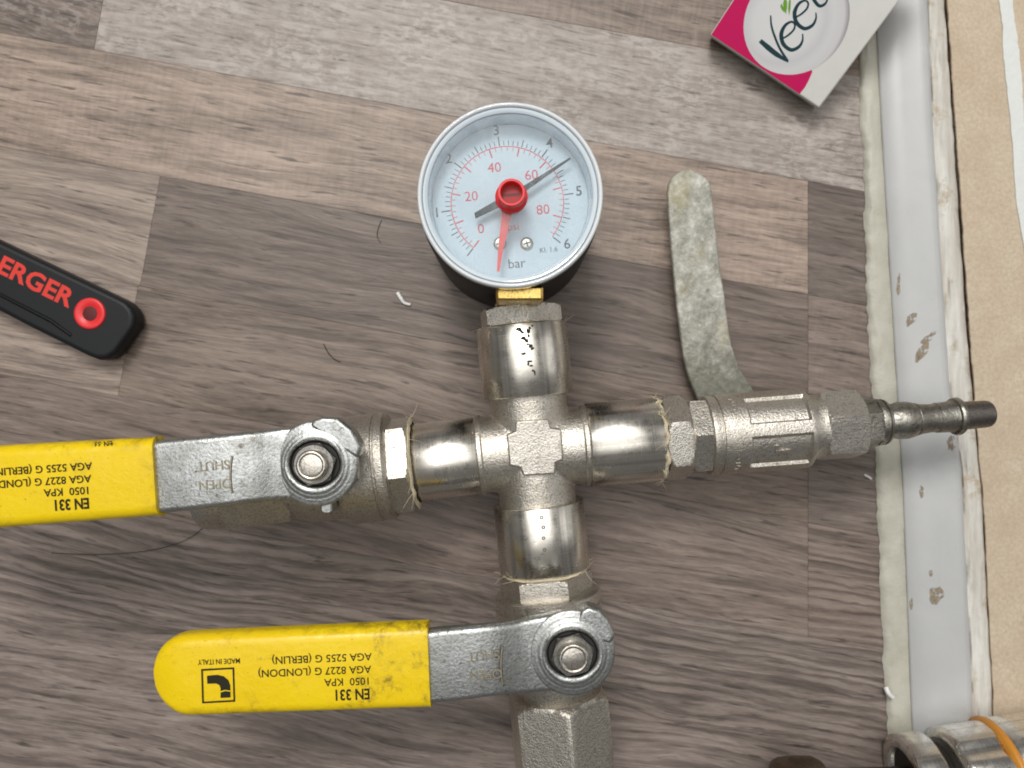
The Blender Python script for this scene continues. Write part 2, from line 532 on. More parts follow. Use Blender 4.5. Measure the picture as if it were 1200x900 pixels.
def tone(k, r=1.05, b=.93):
    r *= 1.025; b *= .985
    return tuple((c[0] * k * r, c[1] * k, c[2] * k * b) for c in BASE)
BASE = ((.52, .425, .37), (.98, .81, .71), (1.44, 1.22, 1.09))
TAN = tone(.285)
LIGHT = tone(.285, 1.02, .96)
UMBER = tone(.158, 1.04, .96)
DUSK = tone(.150, 1.02, .98)
ROSE = tone(.200, 1.04, .97)
ASH = tone(.225, 1.0, 1.01)
CHALK = ((.185, .150, .128), (.315, .272, .24), (.44, .395, .36))
rows = {
    -4: [(None, None, UMBER, dict(ridge=.5))],
    -3: [(None, None, TAN, dict(ridge=.5))],
    -2: [(None, None, tone(.21), dict(saw=.55, ridge=.25, contrast=.9))],
    -1: [(None, 122, UMBER, dict(flake=.35, ridge=.7, wavy=2.2)), (122, None, CHALK, dict(flake=.7, ridge=.18, contrast=.9, saw=.2))],
    0: [(None, 947, TAN, dict(saw=.28, ridge=.38)), (947, None, DUSK, dict(ridge=.6))],
    1: [(None, 176, LIGHT, dict(ridge=.6, wavy=1.8, bands=.25, pitch=3.0)), (176, 947, UMBER, dict(ridge=.6, wavy=1.6, bands=.3, pitch=3.8)), (947, None, ROSE, dict(ridge=.4, saw=.2))],
    2: [(None, 150, LIGHT, dict(ridge=.6, wavy=1.8)), (150, 947, tone(.185), dict(ridge=.7, wavy=1.8)), (947, None, DUSK, dict(ridge=.35))],
    3: [(None, 947, ROSE, dict(ridge=.7, wavy=1.8, bands=.3, pitch=3.6)), (947, None, ROSE, dict(ridge=.5, wavy=.9, bands=.75, pitch=2.9))],
    4: [(None, None, tone(.205, 1.0, 1.0), dict(ridge=.8, wavy=2.0, bands=.7, pitch=3.3, contrast=1.1))],
    5: [(None, None, ASH, dict(ridge=.75, wavy=1.8, bands=.3, pitch=3.4))],
    6: [(None, None, ASH, dict(ridge=.75, wavy=1.5))],
    7: [(None, None, ROSE, dict(ridge=.6))],
}
seed = 1.0
for k, pieces in rows.items():
    # row k lies between the seams at photo intercepts 38+133.5k and 38+133.5(k+1)
    vt = P(0, 38 + 133.5 * k).dot(dv)
    vb = vt - PITCH
    for (xa, xb, cs, kw) in pieces:
        ua = -330 if xa is None else along(xa, k)
        ub = 330 if xb is None else along(xb, k)
        seed += 1.73
        mt = wood('laminate_strip', seed, *cs, **kw)
        hw, hl, g = (vt - vb) / 2, (ub - ua) / 2, .02
        me = bpy.data.meshes.new('plank')
        sk = math.tan(-ANG) * hw                # joints at the right run straight down the photo
        s0, s1 = (-sk if xa == 947 else 0), (-sk if xb == 947 else 0)
        c = .09
        vs = [(-hl + g, -hw + g, -3.0), (hl - g, -hw + g, -3.0), (hl - g, hw - g, -3.0), (-hl + g, hw - g, -3.0),
              (-hl + g, -hw + g, -c), (hl - g, -hw + g, -c), (hl - g, hw - g, -c), (-hl + g, hw - g, -c),
              (-hl + g + c, -hw + g + c, 0), (hl - g - c, -hw + g + c, 0), (hl - g - c, hw - g - c, 0), (-hl + g + c, hw - g - c, 0)]
        fs = [(0, 1, 5, 4), (1, 2, 6, 5), (2, 3, 7, 6), (3, 0, 4, 7), (4, 5, 9, 8), (5, 6, 10, 9), (6, 7, 11, 10), (7, 4, 8, 11), (8, 9, 10, 11)]
        vs = [(p[0] + (s0 if p[0] < 0 else s1) * (1 if p[1] > 0 else -1), p[1], p[2]) for p in vs]
        me.from_pydata([V(p) * S for p in vs], [], fs)
        me.materials.append(mt)
        o = bpy.data.objects.new('plank', me)
        col.objects.link(o)
        ctr = du * ((ua + ub) / 2) + dv * ((vt + vb) / 2)
        o.parent = floor
        o.location = (ctr - W[floor]) * S
        o.rotation_euler = (0, 0, ANG)

# ------------------------------------------------------------------ edge of the room: caulk, white strip, filler, fibreboard
def xi(tab, y):
    if y <= tab[0][0]: a, b = tab[0], tab[1]
    elif y >= tab[-1][0]: a, b = tab[-2], tab[-1]
    else:
        for a, b in zip(tab, tab[1:]):
            if a[0] <= y <= b[0]: break
    return a[1] + (b[1] - a[1]) * (y - a[0]) / (b[0] - a[0])
T_CL = [(0, 1004), (240, 1013), (455, 1020), (600, 1029), (780, 1035), (900, 1044)]
T_CR = [(0, 1027), (189, 1037), (455, 1053), (573, 1060), (834, 1070), (900, 1073)]
T_PV = [(0, 1084), (144, 1090), (455, 1110), (550, 1124), (806, 1136), (900, 1140)]
T_BD = [(0, 1108), (144, 1118), (411, 1136), (573, 1152), (806, 1164), (900, 1168)]

def strip(name, section, mat, parent=None, sharp=40, n=320, y0=-260, y1=1160):
    """section(y) -> list of (photo x, z) from left to right; swept down the photo"""
    vs, fs = [], []
    for i in range(n + 1):
        y = y0 + (y1 - y0) * i / n
        s = section(y, i)
        m = len(s)
        for (x, z) in s: vs.append(P(x, y, z))
    for i in range(n):
        for j in range(m - 1):
            a = i * m + j
            fs.append((a, a + m, a + m + 1, a + 1))
    return make(name, vs, fs, mat, parent, sharp=sharp)

def nz(a, b, s=1.0): return mnoise.noise(V((a * s, b, 3.3)))

def sec_caulk(y, i):
    l = xi(T_CL, y) + 3.0 * nz(y, 1, .025) + 2.0 * nz(y, 5, .09) + 1.2 * nz(y, 8, .3)
    r = xi(T_CR, y) + 1.5 * nz(y, 2, .03) + .8 * nz(y, 7, .13)
    out = []
    for j in range(13):
        f = j / 12
        z = -.3 + (2.2 + .5 * nz(y, 33, .02)) * math.sin(PI * (f * .88 + .02)) ** .5 + .30 * nz(y, 10 + j * .4, .05)
        out.append((l + (r - l) * f, z))
    out.append((r + 2, -1))
    return out
t = NT('old_caulk')
o = t.map((1, 1, 1))
a = t.noise(o, 120, 5, .6)
b = t.noise(o, 900, 4, .6)
cc = t.mix(t.rng(a, .35, .7), (.53, .515, .44), (.44, .425, .35))
cc = t.mix(t.rng(b, .6, .75, 0, .35), cc, (.30, .28, .20))
CAULK = t.out(cc, .45, 0, t.bump(t.math('ADD', a, t.math('MULTIPLY', b, .4)), .35))
props(strip('caulk_bead', sec_caulk, CAULK), 'cream caulk bead running along the edge of the wood laminate floor', 'caulk')

def sec_pvc(y, i):
    l = xi(T_CR, y) - 3; r = xi(T_PV, y)
    return [(l, -2), (l + 1, 1.6), (l + 4, 2.4), (l + (r - l) * .5, 3.6), (r - 9, 4.8), (r - 5, 5.1), (r - 2, 5.05), (r + .5, 4.7), (r + 2.2, 4.0), (r + 3, 2.8), (r + 3.2, -2)]
t = NT('white_pvc')
o = t.map((1, 1, 1))
a = t.noise(o, 38, 5, .6, .6)
b = t.noise(o, 240, 6, .7, 1.0)
cc = t.mix(t.rng(a, .4, .7), (.51, .517, .515), (.46, .467, .465))
cc = t.mix(t.math('MULTIPLY', t.rng(b, .60, .72), t.rng(a, .50, .66, 0, .6)), cc, (.36, .33, .27))
PVC = t.out(cc, .34, 0, t.bump(b, .03))
trim = props(strip('edging_strip', sec_pvc, PVC, sharp=60), 'smooth white plastic edging strip beside the caulk, with brown glue spots', 'edging strip')
# brown glue residue on the strip
t = NT('glue_residue')
o = t.map((1, 1, 1))
a = t.noise(o, 420, 6, .7, .3)
t.out(t.mix(t.rng(a, .45, .65), (.22, .17, .11), (.36, .30, .21)), .6)
trn = t.t.nodes.new('ShaderNodeBsdfTransparent'); mxs = t.t.nodes.new('ShaderNodeMixShader')
t.t.links.new(t.rng(a, .42, .52), mxs.inputs[0]); t.t.links.new(trn.outputs[0], mxs.inputs[1]); t.t.links.new(t.b.outputs[0], mxs.inputs[2])
t.t.links.new(mxs.outputs[0], t.t.nodes['Material Output'].inputs[0])
GLUE = t.m
def zpvc(x, y):
    s = sec_pvc(y, 0)
    for (a, b) in zip(s, s[1:]):
        if a[0] <= x <= b[0]: return a[1] + (b[1] - a[1]) * (x - a[0]) / (b[0] - a[0] + 1e-6)
    return 4
for (gx, gy, rx, ry, rot) in [(1068, 374, 4.5, 9, .5), (1081, 412, 5, 13, .6), (1086, 398, 4, 8, .9), (1076, 418, 2.6, 4, 0), (1097, 697, 8, 11, .3), (1091, 672, 2.5, 4, 0),
                              (1053, 335, 2.2, 14, .05), (1080, 576, 2.5, 8, 0), (1068, 708, 2, 7, 0), (1115, 520, 5, 9, 0), (1094, 391, 2, 5, 1.1)]:
    vs = []; n = 18
    for k in range(n):
        q = 2 * PI * k / n
        rr = 1 + .45 * mnoise.noise(V((math.cos(q) * 1.6 + gx, math.sin(q) * 1.6 + gy, 0)))
        x, y = rx * math.cos(q) * rr, ry * math.sin(q) * rr
        X, Y = gx + x * math.cos(rot) - y * math.sin(rot), gy + x * math.sin(rot) + y * math.cos(rot)
        vs.append(P(X, Y, zpvc(X, Y) + .03))
    zc = zpvc(gx, gy)
    vs.append(P(gx, gy, zc + .22))
    make('glue_spot', vs, [(k, (k + 1) % n, n) for k in range(n)], GLUE, trim, sharp=80)

def sec_fill(y, i):
    l = xi(T_PV, y) + 2; r = xi(T_BD, y) - 2 + 1.3 * nz(y, 9, .05)
    out = [(l, -2)]
    for j in range(9):
        f = j / 8
        out.append((l + (r - l) * f, 2.6 + 1.0 * math.sin(PI * f) ** .6 + .9 * nz(y, j * .55, .02) + .35 * nz(y, j * 2.3, .1)))
    out.append((r + .6, -2))
    return out
t = NT('dry_filler')
o = t.map((1, 1, 1))
a = t.noise(t.map((320, 30, 1)), 1, 5, .6)
b = t.noise(o, 110, 6, .7)
cc = t.mix(t.rng(a, .36, .62), (.50, .46, .40), (.70, .69, .64))
cc = t.mix(t.rng(b, .56, .66, 0, .8), cc, (.42, .34, .22))
FILL = t.out(cc, .7, 0, t.bump(t.math('ADD', a, b), .4))
props(strip('filler_seam', sec_fill, FILL, sharp=50), 'chipped off-white filler seam between white edging strip and brown board', 'filler')

t = NT('fibreboard')
o = t.map((1, 1, 1))
a = t.noise(o, 100, 6, .65)
b = t.noise(o, 900, 5, .7)
f = t.noise(t.map((700, 230, 1), rot=(0, 0, .5)), 1, 4, .6, 1.5)
cc = t.mix(t.rng(a, .35, .68), (.56, .455, .335), (.64, .545, .42))
cc = t.mix(t.rng(b, .35, .65, 0, .5), cc, (.40, .30, .20))
cc = t.mix(t.rng(f, .60, .74, 0, .45), cc, (.66, .55, .40))
cc = t.mix(t.rng(t.noise(o, 1500, 2), .74, .78, 0, .7), cc, (.10, .07, .04))
BOARD = t.out(cc, .75, 0, t.bump(t.math('ADD', b, f), .14))
def sec_board(y, i):
    l = xi(T_BD, y) + (.8 if y < 470 else -1.6) + 1.0 * nz(y, 20, .04) + .7 * nz(y, 4, .15)
    return [(l, -2), (l + .2, 3.2), (l + 1.4, 3.9), (l + 4, 4.2), (1290, 4.2), (1460, 4.2), (1460.5, -2)]
board = props(strip('fibreboard_panel', sec_board, BOARD, sharp=50), 'raw brown fibreboard panel at the right edge with white filler smear', 'board')
left = [(1173, -30), (1172, 0), (1175, 30), (1177, 67), (1181, 110), (1187, 167), (1192, 233), (1199, 280), (1206, 320)]
right = [(1228, 320), (1222, 270), (1214, 233), (1205, 185), (1200, 140), (1199, 95), (1194, 50), (1189, 18), (1183, -30)]
pts = []
for (x, y) in left + right: pts.append((x + random.uniform(-1, 1), y))
sm = []
for a_, b_ in zip(pts, pts[1:] + pts[:1]):
    for k in range(5):
        f = k / 5
        sm.append((a_[0] + (b_[0] - a_[0]) * f + 1.3 * nz(a_[1] + (b_[1] - a_[1]) * f, a_[0], .2), a_[1] + (b_[1] - a_[1]) * f))
make('filler_smear', *pprism(sm, 4.1, 4.75), plain('white_filler', (.74, .76, .74), .6, 0, .25, 500), board, sharp=50, bevel=.2)
# out of sight ground under the board and strip
# ------------------------------------------------------------------ the pressure test assembly
ZA = 26.0                                     # held up by the small lever and the gauge case
KA = (CAM_H - ZA) / FPX                       # mm per photo pixel at pipe-axis height
C = P(624.5, 526, ZA)
asm = props(empty('pressure_test_assembly', (C.x, C.y, 0)),
            'nickel pipe cross fitted with dial pressure gauge, two yellow lever valves and hose tail', 'pressure tester')
def branch(px, py): return frame(C, P(px, py, ZA) - C)
UP, DN, LF, RT = branch(607.8, 350), branch(657.2, 860), branch(440, 547.5), branch(1150, 485.5)
def q(*rows): return [(t * KA, (r * KA if not callable(r) else r)) for t, r in rows]

# cross body, cast: four arms and a ball, blended
mb = MB()
for fr, t1 in ((UP, 66), (DN, 66), (LF, 63), (RT, 63)):
    mb.add(*radial(fr, q((-8, 44.5), (t1 - 1, 44.5), (t1, 43.5)), 64))
sph = frame(C, (0, 0, 1), (0, 1, 0))
mb.add(*radial(sph, [(-12.0 * math.cos(PI * i / 16), max(.02, 12.0 * math.sin(PI * i / 16))) for i in range(17)], 48))
cross = mb.make('cross_fitting', NICKEL, asm)
rm = cross.modifiers.new('cast', 'REMESH'); rm.mode = 'VOXEL'; rm.voxel_size = .38 * S; rm.use_smooth_shade = True
smo = cross.modifiers.new('soften', 'SMOOTH'); smo.factor = .5; smo.iterations = 7
pad = [(665, 246), (843, 236), (855, 284), (914, 291), (925, 458), (884, 472), (880, 533), (707, 545), (692, 500), (632, 489), (616, 320), (664, 304)]
pad = [(460 + x / 4.615, 440 + y / 4.615) for x, y in pad]
make('raised_pad', *pprism(pad, ZA + 8, ZA + 12.5), NICKEL_HEX, cross, sharp=35, bevel=.5)
for fr, t0, r in ((LF, 57, 47), (RT, 57, 47)):
    make('arm_rim', *radial(fr, q((t0, 44), (t0 + .8, r - 1), (t0 + 2, r), (t0 + 6, r), (t0 + 7.5, r - 1.5), (t0 + 7.5, 40)), 72), NICKEL, cross)

def sleeve(fr, t0, t1, r, name='socket'):
    ax = fr[1]
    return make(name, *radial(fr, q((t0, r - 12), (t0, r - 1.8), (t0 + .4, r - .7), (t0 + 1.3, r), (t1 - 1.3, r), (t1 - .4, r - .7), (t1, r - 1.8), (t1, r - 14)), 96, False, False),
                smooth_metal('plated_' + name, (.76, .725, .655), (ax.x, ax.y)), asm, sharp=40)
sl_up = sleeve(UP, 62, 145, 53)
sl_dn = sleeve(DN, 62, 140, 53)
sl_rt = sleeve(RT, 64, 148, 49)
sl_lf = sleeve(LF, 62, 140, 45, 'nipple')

def hemp_ring(fr, t0, t1, r, amp, seedn, n=96):
    """ragged twist of sealing fibre squeezed out of a thread"""
    rows = []
    for i in range(6):
        f = i / 5
        rr = r * KA * (1 - .10 * (2 * f - 1) ** 2)
        def fn(a, i=i, rr=rr):
            return rr + amp * KA * (mnoise.noise(V((math.cos(a) * 3, math.sin(a) * 3, seedn + i * .5))) + .5 * mnoise.noise(V((math.cos(a) * 11, math.sin(a) * 11, seedn + i * .9))))
        rows.append((t0 * KA + (t1 - t0) * KA * f, fn))
    vs, fs = radial(fr, rows, n, False, False)
    for i, p in enumerate(vs):
        a = 2 * PI * (i % n) / n
        vs[i] = p + fr[1] * (amp * .7 * KA * mnoise.noise(V((math.cos(a) * 4, math.sin(a) * 4, seedn + 9))))
    return vs, fs

def hairs(fr, t, r, n, length, seedn):
    rnd = random.Random(seedn)
    mb = MB()
    O, u, v, ww = fr
    for _ in range(n):
        a = rnd.uniform(0, 2 * PI)
        e = (v * math.sin(a) + ww * math.cos(a))
        tn = (v * math.cos(a) - ww * math.sin(a))
        p = O + u * t * KA + e * r * KA * .98
        d = (tn * rnd.uniform(-1, 1) + e * rnd.uniform(.1, .8) + u * rnd.uniform(-.8, .8)).normalized()
        l = length * rnd.uniform(.35, 1)
        bend = V((rnd.uniform(-1, 1), rnd.uniform(-1, 1), rnd.uniform(-.5, .5)))
        pts = [p + d * l * f + bend * l * .35 * f * f for f in (0, .25, .5, .75, 1)]
        mb.add(*tube(pts, lambda f: .075 * (1 - .6 * f), 4))
    return mb

def seal(fr, t0, t1, r, amp, seedn, nh=14, hl=4.0):
    mb = MB().add(*hemp_ring(fr, t0, t1, r, amp, seedn))
    h = hairs(fr, (t0 + t1) / 2, r, nh, hl, seedn)
    mb.add(h.v, h.f)
    return mb.make('hemp_seal', HEMP, asm, sharp=60)

def hexnut(name, fr, t0, t1, rc, phase, ch, mat, parent=None):
    return make(name, *radial(fr, [(t * KA, (lambda a, r=r: r(a) * KA)) for t, r in hexrows(t0, t1, rc, phase, ch)], 144), mat, parent or asm, sharp=28)

# --- up: hexagon bush, brass stem
hexnut('hexagon_bush', UP, 143, 167, 50, 50, 4, NICKEL_HEX)
seal(UP, 139, 146, 50, 3.5, 21, 26, 4.5)
make('gauge_stem', *radial(UP, q((160, 26), (167, 28.5), (169, 29), (172, 28.5), (175, 27), (182, 26.6), (187, 28), (190, 29), (196, 29)), 64), BRASS, asm, sharp=60)

bk = [P(581, 0, 47.5).x, P(637, 0, 47.5).x]
make('stem_block', *prism(ccw([V((bk[0], 21.9, 0)), V((bk[1], 21.9, 0)), V((bk[1], 26, 0)), V((bk[0], 26, 0))]), 20, 47.5), BRASS, asm, sharp=35, bevel=.8)
# --- printed marks on the sockets
def stamp(fr, r, items, mat, name='stamped_mark'):
    mb = MB()
    O, u, v, ww = fr
    for (t, off, s, size) in items:
        a = off / r
        e = v * math.sin(a) + ww * math.cos(a)
        tn = v * math.cos(a) - ww * math.sin(a)
        g = text_geo(s, size, .045, .0, 'CENTER')
        mb.add(*onplane(g, O + u * t * KA + e * (r * KA + .03), -tn if fr is UP else tn, u if fr is UP else -u))
    return mb.make(name, mat, asm, sharp=None)

# --- gauge -----------------------------------------------------------------
GO = P(597.8, 228, 53)
gn = V((0, 0, 1))
rot = math.radians(5)
gx0 = V((1, 0, 0)); gy0 = V((0, 1, 0))
GF = frame(GO, gn, gy0)
HD = -8.0                                     # dial plate below the rim
def gpt(zx, zy, h):                           # position on a level of the gauge
    return P(470 + zx / 4.615, 100 + zy / 4.615, GO.z + h)
DC = gpt(575, 635, HD)
def G(r, ang, h):
    a = math.radians(ang)
    return V((GO.x, DC.y, GO.z + h)) * 1.0 + (gx0 * math.cos(a) + gy0 * math.sin(a)) * r + gx0 * (DC.x - GO.x)
gauge = make('pressure_gauge', *radial(GF, [(-50, 20), (-49.9, 22.4), (-49.2, 23.7), (-48, 24.4), (-46.5, 24.7), (-12, 24.4), (-6, 23.9), (-4.4, 23.6), (-4.2, 23.0), (-4.2, 21.06), (-8.9, 20.96)], 128, True, False), BLACK_PLASTIC, asm, sharp=45)
make('bezel', *radial(GF, [(-3.6, 23.10), (-3.8, 23.78), (-3.5, 23.99), (-1.0, 23.95), (-.4, 23.82), (-.08, 23.58), (0, 23.29), (-.10, 23.00), (-.35, 22.76), (-.9, 22.66), (-1.0, 22.32)], 160, False, False), BEZEL, gauge, sharp=40)
make('lens_edge', *radial(GF, [(-1.0, 22.53), (-.62, 22.51), (-.50, 22.32), (-.62, 21.74), (-.85, 21.30), (-1.2, 21.16), (-7.95, 20.82)], 160, False, False), LENS_EDGE, gauge, sharp=40)
make('seal_ring', *radial(GF, [(-1.0, 22.67), (-.75, 22.65), (-.75, 22.51), (-1.0, 22.49)], 128, False, False), plain('seal_grey', (.13, .15, .165), .35), gauge, sharp=30)
make('dial', *radial(GF, [(HD - .8, 20.77), (HD, 20.77)], 128), DIAL, gauge)
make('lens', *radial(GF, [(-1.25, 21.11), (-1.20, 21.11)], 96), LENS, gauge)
# scale: 0 bar at 233 deg, 45 deg per bar
RS = 66 * (CAM_H - GO.z - HD) / 900
def ang_bar(b): return 233 - 45 * b
def arc_geo(r0, r1, a0, a1, h, n=90):
    vs, fs = [], []
    for i in range(n + 1):
        a = a0 + (a1 - a0) * i / n
        vs += [G(r0, a, h), G(r1, a, h)]
    for i in range(n): fs.append((2 * i, 2 * i + 1, 2 * i + 3, 2 * i + 2))
    return vs, fs
def tick(r0, r1, ang, wd, h):
    a = math.radians(ang)
    e = gx0 * math.cos(a) + gy0 * math.sin(a); tt = gx0 * -math.sin(a) + gy0 * math.cos(a)
    b = V((DC.x, DC.y, GO.z + h))
    return [b + e * r0 - tt * wd / 2, b + e * r1 - tt * wd / 2, b + e * r1 + tt * wd / 2, b + e * r0 + tt * wd / 2], [(0, 1, 2, 3)]
mb = MB()
for i in range(61):
    l, wd = (2.5, .34) if i % 10 == 0 else ((2.0, .25) if i % 5 == 0 else (1.3, .19))
    mb.add(*tick(RS + .25, RS + .25 + l, ang_bar(i / 10), wd, HD + .03))
mb.make('bar_scale', GREY_INK, gauge, sharp=None)
mb = MB().add(*arc_geo(RS - .12, RS + .12, ang_bar(6), ang_bar(0), HD + .03))
for i in range(44):
    l, wd = (2.2, .36) if i % 5 == 0 else (1.0, .18)
    mb.add(*tick(RS - .2 - l, RS - .2, ang_bar(i * 2 / 14.504), wd, HD + .03))
mb.make('psi_scale', RED_INK, gauge, sharp=None)
gxr = gx0 * math.cos(rot) + gy0 * math.sin(rot); gyr = gn.cross(gxr)
def dialtext(s, zx, zy, size, mat, bold=.012, name='numeral'):
    make(name, *onplane(text_geo(s, size, bold, 0, 'CENTER'), gpt(zx, zy, HD + .04), gxr, gyr), mat, gauge, sharp=None)
for b, zx, zy in ((1, 194, 690), (2, 258, 398), (3, 515, 246), (4, 804, 314), (5, 962, 573), (6, 898, 860)):
    dialtext(str(b), zx, zy, 3.7, GREY_INK)
for b, zx, zy in ((0, 432, 778), (20, 380, 602), (40, 505, 447), (60, 705, 487), (80, 768, 674)):
    dialtext(str(b), zx, zy, 3.7, RED_INK, .0)
dialtext('psi', 607, 765, 2.9, RED_INK, .0, 'unit_lettering')
dialtext('bar', 625, 965, 3.6, GREY_INK, .0, 'unit_lettering')
dialtext('Kl. 1.6', 798, 890, 1.9, GREY_INK, .0, 'class_lettering')
SCREW = cast_metal('screw_metal', (.72, .70, .62), (.6, .56, .48), .3, .02, 1500, .2)
for zx in (535, 680):
    O = gpt(zx, 857, HD)
    f = frame(O, gn, gy0)
    s_ = make('dial_screw', *radial(f, [(0, 1.75), (.35, 1.75), (.62, 1.4), (.72, .8), (.75, .1)], 32), SCREW, gauge)
    mb = MB()
    for a in (.3, .3 + PI / 2):
        d = gx0 * math.cos(a) + gy0 * math.sin(a); e = gn.cross(d)
        mb.add([O + gn * .78 + d * x + e * y for x, y in ((-1, -.16), (1, -.16), (1, .16), (-1, .16))], [(0, 1, 2, 3)])
    mb.make('screw_slot', DARK, gauge, sharp=None)
# pointers
def gprism(pts, h, th, name, mat):
    n = len(pts)
    a = ccw([gpt(x, y, h) for x, y in pts])
    vs = [p - gn * th for p in a] + a
    fs = [tuple(reversed(range(n))), tuple(range(n, 2 * n))] + [(i, (i + 1) % n, (i + 1) % n + n, i + n) for i in range(n)]
    return make(name, vs, fs, mat, gauge, sharp=30)
gprism([(396, 690), (402, 720), (590, 632), (690, 560), (918, 398), (914, 389), (660, 545), (570, 590)], HD + 3.2, .35, 'pointer', POINTER)
gprism([(545, 640), (612, 640), (598, 700), (574, 800), (550, 900), (532, 1006), (518, 1006), (524, 900), (534, 800), (542, 720)], HD + 5.2, .35, 'limit_pointer', RED_POINTER)
# red setting knob standing on the lens
hf = frame(gpt(597, 606, -1.2), gn, gy0)
make('setting_knob', *radial(hf, [(-4.5, 1.6), (.0, 1.6), (.02, 4.15), (.5, 4.2), (.8, 4.0), (1.0, 3.55), (4.6, 3.5), (5.2, 3.5), (5.4, 3.35), (5.4, 2.85), (5.1, 2.7), (2.6, 2.55)], 64, True, True), RED_PLASTIC, gauge, sharp=40)
make('knob_slot', *onplane(([(-2.25, -.4, 0), (2.25, -.4, 0), (2.25, .4, 0), (-2.25, .4, 0)], [(0, 1, 2, 3)]), hf[0] + gn * 2.66, gxr, gyr), plain('dark_red', (.12, .003, .004), .5), gauge, sharp=None)
make('knob_bore', *radial(hf, [(2.58, 2.62), (2.63, 2.6)], 40, False, True), plain('bore_shade_red', (.34, .006, .008), .5), gauge)  # darker red cap, painting the shade inside the bore

# --- down branch: lever valve ------------------------------------------------
seal(DN, 139, 145.5, 51.5, 2.2, 4, 26, 5)
hexnut('hexagon_end', DN, 144, 168, 54, 25, 3, NICKEL_HEX)
valve_d = make('ball_valve', *radial(DN, q((165, 54), (166, 59), (168, 61.5), (178, 62), (179, 60.8), (181, 60.8), (182, 62.3), (205, 62.3), (222, 61), (236, 56), (258, 52), (278, 47), (292, 44)), 96), NICKEL, asm, sharp=35)
hexnut('hexagon_socket', DN, 284, 420, 61, 10, 9, NICKEL_DULL)
# --- left branch: lever valve ------------------------------------------------
seal(LF, 137, 141, 53, 2.0, 8, 20, 5)
hexnut('hexagon_end', LF, 140, 167, 57, 10, 4, NICKEL_HEX)
valve_l = make('ball_valve', *radial(LF, q((164, 56), (165, 60), (168, 62.5), (176, 62.8), (177, 61.2), (179, 61.2), (180, 62.8), (214, 62.8), (220, 61), (224, 55), (262, 55), (268, 53), (288, 47)), 96), NICKEL_DULL, asm, sharp=35)
hexnut('hexagon_socket', LF, 279, 362, 55, 0, 6, NICKEL_DULL)
make('socket_lip', *radial(LF, q((358, 48), (368, 50), (384, 50), (389, 48), (390, 40), (376, 36)), 72, True, True), NICKEL, asm, sharp=40)

def loft(stations, mat, name, parent, rt=2.0, rb=.6, dz=8.0):
    """stations: (px, py, ztop, half width px, thickness mm)"""
    stations = [(s[0], s[1], s[2] + dz, s[3], s[4]) for s in stations]
    pts = [P(s[0], s[1], s[2]) for s in stations]
    vs, fs = [], []
    m = None
    for i, s in enumerate(stations):
        d = pts[min(i + 1, len(pts) - 1)] - pts[max(i - 1, 0)]
        d.z = 0; d.normalize()
        nrm = V((-d.y, d.x, 0))
        hw = s[3] * (CAM_H - s[2]) / FPX
        th = s[4]
        r1 = min(rt, hw * .9, th * .55); r2 = min(rb, hw * .5, th * .3)
        ring = []
        for k in range(7):
            a = PI / 2 * k / 6
            ring.append((hw - r1 + r1 * math.cos(a), -r1 + r1 * math.sin(a)))
        for k in range(7):
            a = PI / 2 + PI / 2 * k / 6
            ring.append((-hw + r1 + r1 * math.cos(a), -r1 + r1 * math.sin(a)))
        for k in range(4):
            a = PI + PI / 2 * k / 3
            ring.append((-hw + r2 + r2 * math.cos(a), -th + r2 + r2 * math.sin(a)))
        for k in range(4):
            a = 1.5 * PI + PI / 2 * k / 3
            ring.append((hw - r2 + r2 * math.cos(a), -th + r2 + r2 * math.sin(a)))
        m = len(ring)
        for (x, z) in ring: vs.append(pts[i] + nrm * x + V((0, 0, z)))
    for i in range(len(stations) - 1):
        for k in range(m):
            a, b = i * m + k, i * m + (k + 1) % m
            fs.append((a, b, b + m, a + m))
    fs.append(tuple(range(m))); fs.append(tuple(reversed(range((len(stations) - 1) * m, len(stations) * m))))
    return make(name, vs, fs, mat, parent, sharp=38)

def grip_stations(x0, y0, x1, y1, hw0, hw1, z0, z1, th, round_tip=True):
    out = []
    n = 30
    L = math.hypot(x1 - x0, y1 - y0)
    for i in range(n + 1):
        f = (1 - math.cos(PI / 2 * i / n)) if round_tip else i / n
        x, y = x0 + (x1 - x0) * f, y0 + (y1 - y0) * f
        hw = hw0 + (hw1 - hw0) * f
        s = f * L
        if round_tip:
            R = hw * .97
            s += 1.4
            e = max(0, 1 - (1 - min(1, s / R)) ** 2.8) ** .435
            hw = max(1.2, hw * e)
            t_ = th * (.55 + .45 * min(1, s / (R * .5)))
            zz = z0 + (z1 - z0) * f - 1.2 * (1 - min(1, s / (R * .7))) ** 2
        else:
            t_ = th; zz = z0 + (z1 - z0) * f
        if i == n: out.append((x - (x1 - x0) / L * 3, y - (y1 - y0) / L * 3, zz, hw, t_)); hw += 1.0
        out.append((x, y, zz, hw, t_))
    return out

